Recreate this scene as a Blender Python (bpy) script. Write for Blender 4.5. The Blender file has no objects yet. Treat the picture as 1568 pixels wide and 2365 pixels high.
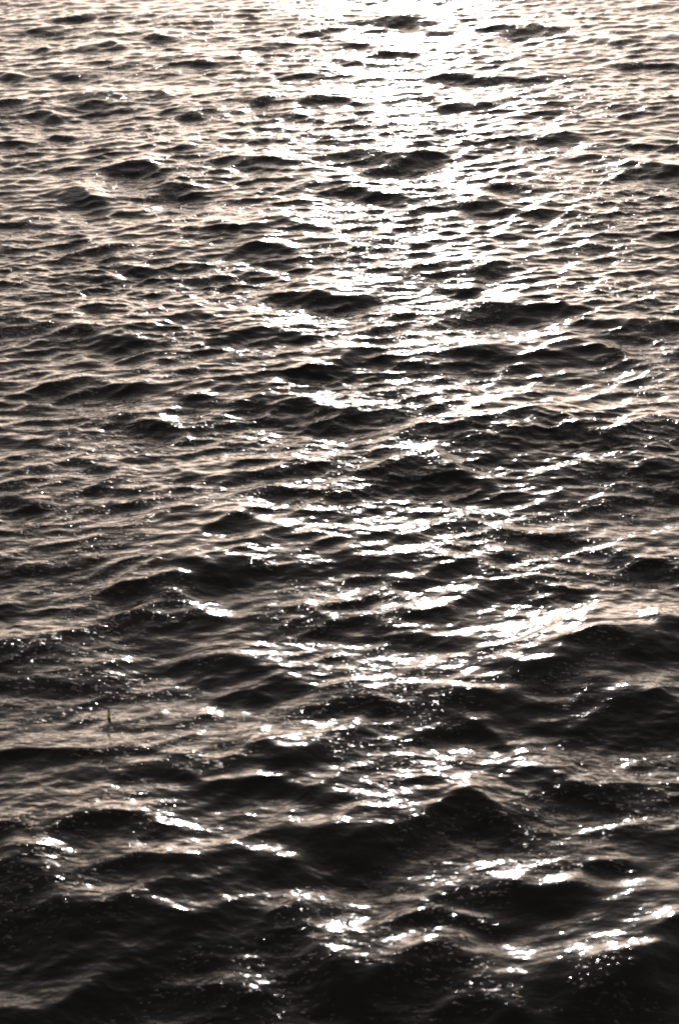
import bpy, math
import numpy as np

# ------------------------------------------------------------------ camera
scene = bpy.context.scene
CAM_H = 9.6
D_TOP, D_BOT = 10.5, 37.0
VFOV = D_BOT - D_TOP
PITCH = 0.5 * (D_TOP + D_BOT)
cam_data = bpy.data.cameras.new("camera")
cam = bpy.data.objects.new("camera", cam_data)
scene.collection.objects.link(cam)
cam.location = (0, 0, CAM_H)
cam.rotation_euler = (math.radians(90 - PITCH), 0, 0)
cam_data.sensor_fit = 'VERTICAL'
cam_data.sensor_height = 36.0
cam_data.angle_y = math.radians(VFOV)
cam_data.clip_start = 0.1
cam_data.clip_end = 20000
cam_data.dof.use_dof = True
cam_data.dof.focus_distance = 38
cam_data.dof.aperture_fstop = 2.6
scene.camera = cam

# ------------------------------------------------------------------ sky, sun, exposure
SUN_EL, SUN_AZ = 9.0, 2.0
SKY_STRENGTH = 0.15
world = bpy.data.worlds.new("World")
scene.world = world
world.use_nodes = True
nt = world.node_tree
nt.nodes.clear()
out = nt.nodes.new("ShaderNodeOutputWorld")
bg = nt.nodes.new("ShaderNodeBackground")
sky = nt.nodes.new("ShaderNodeTexSky")
sky.sky_type = 'NISHITA'
sky.sun_disc = False
sky.sun_elevation = math.radians(SUN_EL)
sky.sun_rotation = math.radians(SUN_AZ)
sky.altitude = 0
sky.air_density = 1.0
sky.dust_density = 0.8
sky.ozone_density = 1.0
tint = nt.nodes.new("ShaderNodeMix"); tint.data_type = 'RGBA'; tint.blend_type = 'MULTIPLY'
tint.inputs[0].default_value = 1.0
tint.inputs[7].default_value = (0.885, 0.765, 0.71, 1)
hs = nt.nodes.new("ShaderNodeHueSaturation")
hs.inputs["Saturation"].default_value = 0.34
nt.links.new(sky.outputs[0], hs.inputs["Color"])
nt.links.new(hs.outputs[0], tint.inputs[6])
nt.links.new(tint.outputs[2], bg.inputs[0])
bg.inputs[1].default_value = SKY_STRENGTH
nt.links.new(bg.outputs[0], out.inputs[0])

sun_data = bpy.data.lights.new("sun", 'SUN')
sun_data.energy = 1.0
sun_data.angle = math.radians(0.5)
sun_data.color = (1.0, 0.97, 0.95)
sun = bpy.data.objects.new("sun", sun_data)
scene.collection.objects.link(sun)
sun.location = (0, 0, 40)
# sun direction: towards (sin az, cos az) at elevation
sun.rotation_euler = (math.radians(90 - SUN_EL), 0, math.radians(180 - SUN_AZ))

vs = scene.view_settings
scene.display_settings.display_device = 'sRGB'
vs.view_transform = 'Standard'
vs.look = 'None'
vs.gamma = 1.0
vs.use_curve_mapping = False
vs.exposure = 0.1

cy = scene.cycles
cy.use_denoising = True
cy.pixel_filter_type = 'BLACKMAN_HARRIS'; cy.filter_width = 1.9
cy.max_bounces = 4
cy.diffuse_bounces = 2
cy.glossy_bounces = 3
cy.sample_clamp_indirect = 4.0
cy.caustics_reflective = False

# ------------------------------------------------------------------ water surface
rng = np.random.default_rng(11)

def pix(px, py):
    """ground point under a point of the 1568 x 2365 reference"""
    t = math.tan(math.radians(VFOV / 2)) / (2365 / 2)
    u = (px - 784) * t
    v = -(py - 1182.5) * t
    p = math.radians(PITCH)
    dx, dy, dz = u, math.cos(p) + v * math.sin(p), -math.sin(p) + v * math.cos(p)
    k = CAM_H / -dz
    return dx * k, dy * k

def ocean_tile(L, N, lmin, lmax, wind_deg, spread, seed, power=3.2, chop=1.0, rms_slope=0.12):
    """periodic height field and its sideways displacement from a directional wave spectrum"""
    r = np.random.default_rng(seed)
    k1 = np.fft.fftfreq(N, 1.0 / N) * 2 * np.pi / L
    kx, ky = np.meshgrid(k1, k1)
    k = np.hypot(kx, ky); k[0, 0] = 1e-6
    th = np.arctan2(ky, kx) - math.radians(wind_deg)
    D = np.abs(np.cos(th)) ** spread + 0.04
    lam = 2 * np.pi / k
    band = 1 / (1 + np.exp(-(np.log(lmax / lam)) * 7)) / (1 + np.exp(-(np.log(lam / lmin)) * 7))
    A = k ** (-power) * np.sqrt(D) * band
    A[0, 0] = 0
    H = A * (r.normal(size=(N, N)) + 1j * r.normal(size=(N, N)))
    h = np.fft.ifft2(H).real
    sy = np.fft.ifft2(1j * ky * H).real; sx = np.fft.ifft2(1j * kx * H).real
    s = rms_slope / math.sqrt((sx ** 2 + sy ** 2).mean())
    gx = np.fft.ifft2(1j * kx / k * H).real; gy = np.fft.ifft2(1j * ky / k * H).real
    return (h * s).astype(np.float32), (chop * s * gx).astype(np.float32), (chop * s * gy).astype(np.float32), L, N

def sample(tile, X, Y, rot=0.0, ox=0.0, oy=0.0):
    h, gx, gy, L, N = tile
    c, s = math.cos(rot), math.sin(rot)
    u = ((X * c + Y * s + ox) / L * N) % N
    v = ((-X * s + Y * c + oy) / L * N) % N
    i = np.floor(u).astype(np.int32); j = np.floor(v).astype(np.int32)
    fu = (u - i).astype(np.float32); fv = (v - j).astype(np.float32)
    i %= N; j %= N
    i2 = (i + 1) % N; j2 = (j + 1) % N
    w = ((1 - fu) * (1 - fv), fu * (1 - fv), (1 - fu) * fv, fu * fv)
    def g(a):
        return a[j, i] * w[0] + a[j, i2] * w[1] + a[j2, i] * w[2] + a[j2, i2] * w[3]
    H, GX, GY = g(h), g(gx), g(gy)
    return H, GX * c - GY * s, GX * s + GY * c

def make_grid():
    # distance rows: even steps of view depression where the picture looks, coarser outside
    d = [60.0, 54.0, 49.0, 46.0, 44.0]
    a = 43.0
    st = 0.0225
    while a > 8.5:
        d.append(a)
        a -= st if a < 38.5 else 0.05
    while a > 0.12:
        d.append(a); a *= 0.985
    d = np.array(d)
    rows = CAM_H / np.tan(np.radians(d))
    # columns: even steps of bearing near the view, coarser to the sides
    t = math.tan(math.radians(VFOV / 2)) * 678 / 1024
    core = np.linspace(-t * 1.35, t * 1.35, 860)
    step = core[1] - core[0]
    side = [core[-1]]
    while side[-1] < 2.4:
        step *= 1.05; side.append(side[-1] + step)
    side = np.array(side[1:])
    cols = np.concatenate([-side[::-1], core, side])
    return rows, cols

rows, cols = make_grid()
R, Cc = len(rows), len(cols)
P = math.radians(PITCH)
Y = np.repeat(rows[:, None], Cc, 1)
depth = Y * math.cos(P) + CAM_H * math.sin(P)
X = cols[None, :] * depth
# local cell size, to let waves too short for the grid fade out
cellx = np.gradient(X, axis=1); celly = np.abs(np.gradient(Y, axis=0))
cell = np.maximum(cellx, celly)

# ---- the larger waves of this stretch of sea: crest lines (reference coordinates), face length, steepness
DARK = {
0: """855,60 890,45 970,42;18 | 975,78 1060,70;12 | 1090,75 1130,63 1190,72 1240,66 1330,64;16;1.1 | 860,128 965,126;9 |
660,80 700,70 770,66;14 | 570,112 620,105 690,102;14 | 770,105 850,108;12 | 740,145 860,145;12 | 620,172 690,165 820,172;18 |
965,190 1030,172 1110,175 1160,180 1220,172 1285,175;24;1.4 | 1000,258 1090,245 1140,238;17;1.2 | 690,238 740,228 840,238;18 |
637,266 690,262 735,275;18;1.1 | 1000,300 1055,292;18 | 1190,262 1300,262;14 | 1090,340 1130,322 1210,325;24 |
1215,328 1260,310 1310,298 1350,312;22;1.1 | 55,112 115,112;14 | 150,118 200,110 290,112;14 | 205,80 285,82;14 | 330,88 425,90;10 |
110,42 230,38;10 | 50,62 160,65;18 | 350,140 410,138;10 | 420,148 500,142;14 | 0,170 60,175;12 | 100,165 240,175;10 |
240,155 310,155;14 | 130,235 210,228 290,225;20 | 310,235 380,225 400,230;22 | 395,260 470,264;14 | 60,268 150,272;14 | 0,242 60,240;8 |
570,232 630,228;14 | 500,322 640,322;12 | 390,335 460,335;16 | 0,335 75,342;14 | 90,318 240,320;10 | 740,360 860,352 960,365;16 |
830,390 900,368 980,355 1050,365;28;1.4 | 480,372 560,375 670,368;16 | 120,395 200,388;20 | 230,395 390,398;18 |
720,448 820,440 950,452;20 | 110,460 170,443 260,450;28;1.2 | 350,455 410,435 500,455;28;1.1 | 500,458 640,462;12 |
250,485 370,478;20 | 1110,418 1150,418 1190,438 1260,438;14 | 1050,470 1110,460 1180,480;26 | 1200,490 1300,490;20 |
1300,362 1400,360;16 | 1400,400 1568,400;20 | 0,520 60,515 130,522;14 | 560,530 640,505 740,528;24;1.1 | 440,535 560,530;12 |
850,565 920,558 990,575;20 | 1010,575 1110,560 1150,575;24 | 0,575 60,578;14 | 140,590 240,575 280,578;18 | 550,580 680,570;20 |
1400,545 1568,530;18 | 1340,565 1420,575;14 | 1480,210 1560,200;14 | 1400,150 1568,150;8 | 1340,340 1568,340;10 |
1360,100 1470,92;8 | 1500,85 1568,82;14 | 810,288 870,285;16 | 960,228 1010,226;12""",
592: """250,20 350,28;16 | 150,55 215,35 290,50;26 | 430,50 540,48;14 | 550,45 650,40;14 | 180,118 250,118;14 |
550,85 680,95 790,98 850,90 920,75 950,60;17;1.3 | 600,10 700,15;12 | 1000,70 1110,68;14 | 900,40 1060,35;10 | 1090,30 1180,20;14 |
400,150 460,130 530,140;30 | 0,170 50,155 110,160 150,172;32;1.1 | 80,185 180,160 240,185 350,205;34;1.1 |
510,190 590,177 680,185 760,195;26;1.1 | 810,165 900,158;22 | 880,140 960,130;14 |
980,158 1080,140 1180,125 1300,118 1350,150 1450,165 1568,155;30;1.1 | 740,265 790,240 860,235 920,255 1020,260;32;1.3 |
1020,245 1100,228 1150,222 1200,240;32;1.2 | 1200,250 1280,220 1360,212 1450,225 1500,245;58;1.2 | 1520,230 1568,225;20 |
640,265 740,262 800,280;16 | 50,320 150,295 290,300 370,305;32;1.1 | 400,320 500,318;14 | 500,350 570,332 630,325 740,345;36;1.1 |
720,355 800,348 950,380;18 | 190,410 260,370 330,365 430,400;36 | 430,385 540,385;20 | 560,400 620,360 700,375;30 |
870,435 990,415 1100,408 1180,400 1260,370 1330,385 1470,380 1568,390;52;1.4 | 700,400 820,385;14 | 990,360 1040,350;25 |
0,400 60,395;14 | 80,440 200,440;16 | 120,490 170,470 260,495;22 | 0,425 50,428;14 | 440,510 560,510 680,490 780,490;24;1.1 |
800,505 900,495 1010,485 1100,500 1210,525;48;1.4 | 1230,505 1310,480 1390,465 1470,440 1568,480;62;1.3 | 180,535 330,540;22 |
0,555 120,570;18 | 640,560 760,545 860,560;22 | 600,548 720,540;18 | 1200,560 1400,555 1568,545;30""",
1183: """460,40 540,18 600,22;36 | 600,60 660,45 760,70 860,95 900,110;72;1.3 | 390,130 480,115 600,130 760,150;40 |
0,120 130,125 250,100;24 | 200,190 330,170 480,170;26 | 0,210 150,185;22 | 870,150 960,135 1060,125 1180,145;20 |
740,225 830,210 890,178;12;1.6 | 0,300 90,310 180,295 260,268 330,262 480,268 560,290;80;1.4 |
560,245 650,230 700,232 790,270 860,260 950,250;58;1.2 | 900,225 1000,220 1100,190 1180,185 1300,210;35 | 1100,180 1260,170 1400,190;25 |
1000,40 1120,20 1300,60 1400,60;40 | 1100,90 1210,100;20 | 1370,100 1568,130;30 | 1480,245 1568,240;42;1.2 |
1050,350 1160,340 1210,362 1330,330 1420,300 1568,290;52;1.4 | 850,290 1000,290 1100,300;30 | 0,385 150,400 300,380 360,350;35 |
350,360 520,340 700,380 780,360;45 | 690,455 770,435 850,440 940,455;26 | 920,445 1000,430 1100,410 1300,410 1440,390;64;1.3 |
480,430 560,400 660,430;22 | 560,560 640,540 720,520 830,500 900,530;52;1.1 | 0,560 140,545 300,540 420,570;35 |
960,515 1060,475 1100,500 1200,560;46;1.2 | 1160,470 1300,460 1450,440 1568,470;62;1.2""",
1774: """220,20 400,10 480,40;30 | 90,160 180,135 300,140 420,150;56;1.2 | 440,60 640,25 760,60 850,60;46;1.1 |
560,170 700,150 850,140 1060,130 1240,150;72;1.4 | 1150,45 1280,15 1400,50 1568,30;60;1.2 | 1380,40 1500,60 1568,80;120;1.4 |
0,180 80,170 120,280;40 | 200,260 400,220 620,240 760,250;80;1.3 | 960,310 1060,290 1200,300 1400,300;50;1.3 |
0,330 240,330 500,340 640,320;120;1.4 | 560,400 700,390 850,440 1060,410 1130,470;110;1.5 | 900,360 1000,330 1200,360;30 |
1200,480 1320,430 1480,410 1568,370;120;1.5 | 1340,240 1460,210;25 | 0,510 130,520 300,480 480,520 700,500;90;1.4 |
980,545 1100,500 1230,540;60;1.2 | 200,455 560,400;60;1.1"""}
# backs of waves and troughs that lean away from the viewer
LIGHT = {
592: """1310,50 1370,5;14 | 640,30 740,85;30 | 340,320 430,380;40 | 400,255 460,285;30 | 450,430 490,465;20 | 320,490 380,530;14 |
640,220 760,200 900,190 1100,190 1320,185;45 | 600,290 740,310 900,290 1100,300 1250,290;45 | 640,460 860,430 1080,380 1260,340;38 |
1150,490 1300,470 1460,440;18 | 530,560 640,592;30 | 920,100 1140,110;40""",
1183: """560,0 660,20;18 | 660,35 820,65;16 | 760,30 1000,20 1060,5;20 | 1240,120 1330,85 1480,45;24;1.2 | 1050,75 1180,40;14 |
520,190 620,210 750,215 880,180;34;1.1 | 920,150 1040,100;30 | 900,180 1100,190;18 | 1150,350 1210,325 1350,290 1450,255 1520,230;40;1.2 |
1190,285 1260,280;25 | 990,350 1100,320;16 | 600,390 930,385;20 | 880,445 980,425 1070,405;22;1.2 | 350,440 420,460;20 |
470,450 640,480;35 | 560,530 680,500;40;0.9 | 1040,465 1140,450;16 | 960,510 1040,490;16 | 1190,585 1270,540 1400,570 1520,540;35;1.2 |
0,275 60,300;25 | 240,250 400,245;20 | 0,290 250,250 480,240;45;0.6 | 0,500 240,470 360,430;50;0.6 | 0,545 240,520 420,490;30;0.5 |
1100,230 1400,230 1568,200;50;0.6""",
1774: """690,80 860,80 920,70 1000,35 1120,20;28;1.3 | 870,100 980,110 1110,90;22;1.2 | 1170,5 1280,0;16 | 1380,35 1490,15;25;1.2 |
900,290 960,270 1100,265 1170,270 1270,250;35;1.3 | 730,235 850,235;14 | 1240,365 1295,352;22;1.3 | 880,405 960,385 1110,375;28;1.4 |
1130,465 1210,440 1290,420;26;1.4 | 1160,500 1210,495;14;1.3 | 590,360 640,370;16 | 680,140 800,125;14 | 780,320 830,330;18 |
1430,420 1500,390;16;1.3 | 220,200 440,195 620,170 800,120;30;0.9 | 0,140 200,60 240,30;40;0.9 | 0,490 120,470;30;0.8 |
650,580 870,560;20;0.8 | 1240,560 1420,590;25;0.8 | 1300,240 1500,260 1568,270;25;0.8"""}

def parse(d):
    for off, s in d.items():
        for item in s.replace("\n", " ").split("|"):
            f = item.strip().split(";")
            pts = np.array([[float(v) for v in p.split(",")] for p in f[0].split()])
            pts[:, 1] += off
            yield pts, float(f[1]), float(f[2]) if len(f) > 2 else 1.0

def sstep(a, b, v):
    t = np.clip((v - a) / (b - a), 0, 1)
    return t * t * (3 - 2 * t)

def designed_waves():
    """desired slope along the view direction -> the height field that has it (band-limited inversion)"""
    cell = 0.05
    nx, ny = 512, 1152
    x0, y0 = -nx * cell / 2, 4.0
    xs = x0 + np.arange(nx) * cell; ys = y0 + np.arange(ny) * cell
    gx, gy = np.meshgrid(xs, ys)
    p = math.radians(PITCH)
    dep = gy * math.cos(p) + CAM_H * math.sin(p)
    up = gy * math.sin(p) - CAM_H * math.cos(p)
    t = math.tan(math.radians(VFOV / 2)) / (2365 / 2)
    px = 784 + gx / dep / t
    py = 1182.5 - up / dep / t
    S = np.zeros_like(px); B = np.zeros_like(px)
    wob = ocean_tile(25.0, 512, 0.5, 3.0, 60, 0.3, 77, power=1.8)
    w1 = sample(wob, gx, gy * 0.5, 0.2, 1, 3)[0]; w1 = w1 / w1.std()
    w2 = sample(wob, gx, gy * 0.5, 1.1, 7, 5)[0]; w2 = w2 / w2.std()
    for kind, dct in (("d", DARK), ("l", LIGHT)):
        for pts, th, s in parse(dct):
            if kind == 'd': th *= 0.62 + 0.38 * min(1, pts[:, 1].mean() / 1000)
            a, b = pts[0, 0], pts[-1, 0]
            if a < 3: a -= 4 * th
            if b > 1560: b += 4 * th
            e = max(1.2 * th, 0.26 * (b - a))
            m = (px > a - 5) & (px < b + 5) & (py > pts[:, 1].min() - 2.5 * th) & (py < pts[:, 1].max() + 2.5 * th)
            qx, qy = px[m], py[m]
            ly = np.interp(qx, pts[:, 0], pts[:, 1])
            s_ = s * min(1.1, (40 / th) ** 0.2) * (1 + 0.45 * sstep(1400, 1900, pts[:, 1].mean())) if kind == 'd' else s
            tap = sstep(0, e, qx - a) * sstep(0, e, b - qx)
            tt = th * (0.45 + 0.55 * tap)
            v = (qy - ly) / tt / np.clip(1 + 0.3 * w2[m], 0.45, 1.7) + 0.35 * w1[m]
            if kind == "d":
                S[m] = np.maximum(S[m], s_ * tap ** 0.5 * sstep(-0.2, 0.1, v) * (1 - sstep(0.3, 1.5, v)))
            else:
                B[m] = np.maximum(B[m], s * tap ** 0.5 * np.exp(-(v / 0.5) ** 2 / 2))
    F = A_DARK * S * np.clip(1 + 0.25 * w2, 0.3, 1.6) - A_LIGHT * B * np.clip(1 - 0.45 * w1, 0, 1.8) * np.clip(1 - 0.7 * S, 0, 1)
    inside = sstep(-120, 0, px) * sstep(-120, 0, 1568 - px) * sstep(-60, 0, py) * sstep(-120, 0, 2365 - py)
    F *= inside
    k1 = np.fft.fftfreq(nx, cell) * 2 * np.pi; k2 = np.fft.fftfreq(ny, cell) * 2 * np.pi
    kx, ky = np.meshgrid(k1, k2)
    K = np.fft.fft2(F)
    k0 = 2 * np.pi / 7.0
    Hh = np.fft.ifft2(K * (-1j * ky) / (ky ** 2 + 0.25 * kx ** 2 + k0 ** 2)).real
    return Hh.astype(np.float32), x0, y0, cell, inside.astype(np.float32)

def lookup(a, X, Y, x0, y0, cell):
    ny, nx = a.shape
    u = (X - x0) / cell; v = (Y - y0) / cell
    ok = (u > 1) & (u < nx - 3) & (v > 1) & (v < ny - 3)
    u = np.clip(u, 1, nx - 3); v = np.clip(v, 1, ny - 3)
    i = u.astype(np.int32); j = v.astype(np.int32); fu = u - i; fv = v - j
    def w(f): # Catmull-Rom weights
        return (-.5*f**3+f**2-.5*f, 1.5*f**3-2.5*f**2+1, -1.5*f**3+2*f**2+.5*f, .5*f**3-.5*f**2)
    wu, wv = w(fu), w(fv)
    o = 0
    for b in range(4):
        r = 0
        for a_ in range(4):
            r = r + wu[a_] * a[j + b - 1, i + a_ - 1]
        o = o + wv[b] * r
    return o * ok

A_DARK, A_LIGHT = 0.285, 0.13
DH, gx0, gy0, gcell, inside = designed_waves()

big = ocean_tile(61.0, 1024, 0.9, 5.0, 86, 5, 3, power=2.6, rms_slope=0.10, chop=1.0)
mid = ocean_tile(23.0, 1024, 0.16, 0.80, 107, 5, 5, power=1.85, rms_slope=0.15, chop=1.25)
small = ocean_tile(7.3, 1024, 0.05, 0.24, 90, 4, 8, power=2.0, rms_slope=0.085, chop=0.8)

def fade(l):
    return np.clip(1.5 - cell / l, 0, 1).astype(np.float32)

Hb, GXb, GYb = sample(big, X, Y, 0.0, 5, 9)
hd = lookup(DH, X, Y, gx0, gy0, gcell)
ins = np.clip(lookup(inside, X, Y, gx0, gy0, gcell), 0, 1)
f = fade(1.2) * (1 - 0.72 * ins); Hb *= f; GXb *= f; GYb *= f
Hm, GXm, GYm = sample(mid, X, Y, 0.11, 2, 3)
f = fade(0.5) * (0.62 + 0.43 * sstep(14, 26, Y)); Hm *= f; GXm *= f; GYm *= f
Hs, GXs, GYs = sample(small, X, Y, -0.17, 1, 2)
patch, _, _ = sample(ocean_tile(31.0, 256, 2.0, 9.0, 60, 1.0, 21, power=1.6), X, Y, 0.3, 1, 2)
patch = np.clip(0.85 + 0.55 * patch / patch.std(), 0.15, 1.9)
f = fade(0.16) * patch * (0.7 + 0.5 * sstep(14, 30, Y)); Hs *= f; GXs *= f; GYs *= f

Z = Hb + Hm + Hs + hd
XX = X + GXb + GXm + GXs
YY = Y + GYb + GYm + GYs

co = np.stack([XX, YY, Z], -1).astype(np.float32).reshape(-1)
idx = np.arange(R * Cc, dtype=np.int32).reshape(R, Cc)
q = np.stack([idx[:-1, :-1], idx[:-1, 1:], idx[1:, 1:], idx[1:, :-1]], -1).reshape(-1, 4)
me = bpy.data.meshes.new("water")
me.vertices.add(R * Cc)
me.vertices.foreach_set("co", co)
me.loops.add(q.size)
me.loops.foreach_set("vertex_index", q.reshape(-1))
me.polygons.add(len(q))
me.polygons.foreach_set("loop_start", np.arange(0, q.size, 4, dtype=np.int32))
me.polygons.foreach_set("use_smooth", np.ones(len(q), dtype=bool))
me.update(calc_edges=True)
water = bpy.data.objects.new("water", me)
scene.collection.objects.link(water)
water["kind"] = "structure"
water["label"] = "dark choppy sea water with short wind waves and sun glitter"

mat = bpy.data.materials.new("sea_water")
mat.use_nodes = True
nt = mat.node_tree
N = nt.nodes; Lk = nt.links
bsdf = N["Principled BSDF"]
bsdf.inputs["Base Color"].default_value = (0.010, 0.0092, 0.0060, 1)
bsdf.inputs["Roughness"].default_value = 0.125
bsdf.inputs["IOR"].default_value = 1.333
geo = N.new("ShaderNodeNewGeometry")
def ripple(scale, strength, dist, rot, detail, prev=None):
    mp = N.new("ShaderNodeMapping"); mp.inputs["Rotation"].default_value = (0, 0, math.radians(rot))
    mp.inputs["Scale"].default_value = (0.55, 1.0, 0.4)
    Lk.new(geo.outputs["Position"], mp.inputs["Vector"])
    no = N.new("ShaderNodeTexNoise"); no.inputs["Scale"].default_value = scale
    no.inputs["Detail"].default_value = detail; no.inputs["Roughness"].default_value = 0.55
    no.inputs["Distortion"].default_value = 0.4
    Lk.new(mp.outputs[0], no.inputs["Vector"])
    b = N.new("ShaderNodeBump"); b.inputs["Strength"].default_value = strength; b.inputs["Distance"].default_value = dist
    Lk.new(no.outputs[0], b.inputs["Height"])
    if prev: Lk.new(prev.outputs[0], b.inputs["Normal"])
    return b
b0 = ripple(5.5, 1.0, 0.012, 8, 2)
b1 = ripple(15.0, 1.0, 0.006, -6, 2, b0)
# sparse capillary peaks, gathered in gusty patches, that each catch the sun for a moment
def noise(scale, detail, sx=1.0):
    mp = N.new("ShaderNodeMapping"); mp.inputs["Scale"].default_value = (sx, 1.0, 1.0)
    Lk.new(geo.outputs["Position"], mp.inputs["Vector"])
    no = N.new("ShaderNodeTexNoise"); no.inputs["Scale"].default_value = scale; no.inputs["Detail"].default_value = detail
    Lk.new(mp.outputs[0], no.inputs["Vector"])
    return no
def maprange(src, a, b, c, d):
    mr = N.new("ShaderNodeMapRange"); mr.interpolation_type = 'SMOOTHSTEP'
    for nm, v in (("From Min", a), ("From Max", b), ("To Min", c), ("To Max", d)): mr.inputs[nm].default_value = v
    Lk.new(src, mr.inputs["Value"])
    return mr
gust = maprange(noise(0.55, 2.0).outputs[0], 0.44, 0.64, 0.0, 1.0)
prev = b1
for sc_, lo, hi, dist in ((17.0, 0.64, 0.74, 0.022), (31.0, 0.64, 0.74, 0.013)):
    pk = maprange(noise(sc_, 1.0, 0.6).outputs[0], lo, hi, 0.0, 1.0)
    mu = N.new("ShaderNodeMath"); mu.operation = 'MULTIPLY'
    Lk.new(pk.outputs[0], mu.inputs[0]); Lk.new(gust.outputs[0], mu.inputs[1])
    b2 = N.new("ShaderNodeBump"); b2.inputs["Strength"].default_value = 1.0; b2.inputs["Distance"].default_value = dist
    Lk.new(mu.outputs[0], b2.inputs["Height"]); Lk.new(prev.outputs[0], b2.inputs["Normal"])
    prev = b2
Lk.new(prev.outputs[0], bsdf.inputs["Normal"])
me.materials.append(mat)
# ------------------------------------------------------------------ fishing float on the water
fx, fy = pix(252, 1652)
ii = np.argmin((XX - fx) ** 2 + (YY - fy) ** 2)
fz = float(Z.reshape(-1)[ii])
root = bpy.data.objects.new("fishing_float", None)
scene.collection.objects.link(root)
root.location = (fx, fy, fz)
root.rotation_euler = (math.radians(3), math.radians(2), 0)
root["label"] = "tiny upright float banded pink, blue and yellow on the water at lower left"
root["category"] = "fishing float"
def paint(name, col):
    m = bpy.data.materials.new(name); m.use_nodes = True
    b = m.node_tree.nodes["Principled BSDF"]
    nz = m.node_tree.nodes.new("ShaderNodeTexNoise"); nz.inputs["Scale"].default_value = 60
    mx = m.node_tree.nodes.new("ShaderNodeMix"); mx.data_type = 'RGBA'
    mx.inputs[6].default_value = (*col, 1); mx.inputs[7].default_value = (*[c * 0.7 for c in col], 1)
    m.node_tree.links.new(nz.outputs[0], mx.inputs[0]); m.node_tree.links.new(mx.outputs[2], b.inputs["Base Color"])
    b.inputs["Roughness"].default_value = 0.3
    return m
def lathe(name, prof, m):
    n = 16; vs_, fs = [], []
    for r, z in prof:
        for k in range(n):
            a = 2 * math.pi * k / n
            vs_.append((1.1 * r * math.cos(a), 1.1 * r * math.sin(a), 0.78 * z))
    for i in range(len(prof) - 1):
        for k in range(n):
            fs.append((i * n + k, i * n + (k + 1) % n, (i + 1) * n + (k + 1) % n, (i + 1) * n + k))
    fs.append(tuple(range(n))[::-1]); fs.append(tuple((len(prof) - 1) * n + k for k in range(n)))
    q_ = bpy.data.meshes.new(name); q_.from_pydata(vs_, [], fs); q_.shade_smooth(); q_.materials.append(m)
    o = bpy.data.objects.new(name, q_); scene.collection.objects.link(o); o.parent = root
    return o
lathe("keel", [(0.002, -0.05), (0.004, -0.04), (0.010, -0.03), (0.0135, -0.012)], paint("dark_red_paint", (0.12, 0.01, 0.005)))
lathe("base_band", [(0.0135, -0.012), (0.0145, 0.0), (0.0145, 0.018)], paint("maroon_paint", (0.10, 0.01, 0.006)))
lathe("float_body", [(0.0145, 0.018), (0.0145, 0.045), (0.0125, 0.065), (0.011, 0.072)], paint("yellow_paint", (0.75, 0.62, 0.08)))
lathe("pale_band", [(0.011, 0.072), (0.0105, 0.084)], paint("white_paint", (0.8, 0.8, 0.6)))
lathe("blue_green_band", [(0.0105, 0.084), (0.010, 0.104)], paint("turquoise_paint", (0.05, 0.62, 0.62)))
lathe("collar", [(0.010, 0.104), (0.0095, 0.116)], paint("navy_paint", (0.02, 0.02, 0.16)))
lathe("tip", [(0.0095, 0.116), (0.009, 0.130), (0.005, 0.138), (0.001, 0.140)], paint("pink_paint", (0.6, 0.04, 0.30)))
print("tris", 2 * len(q))
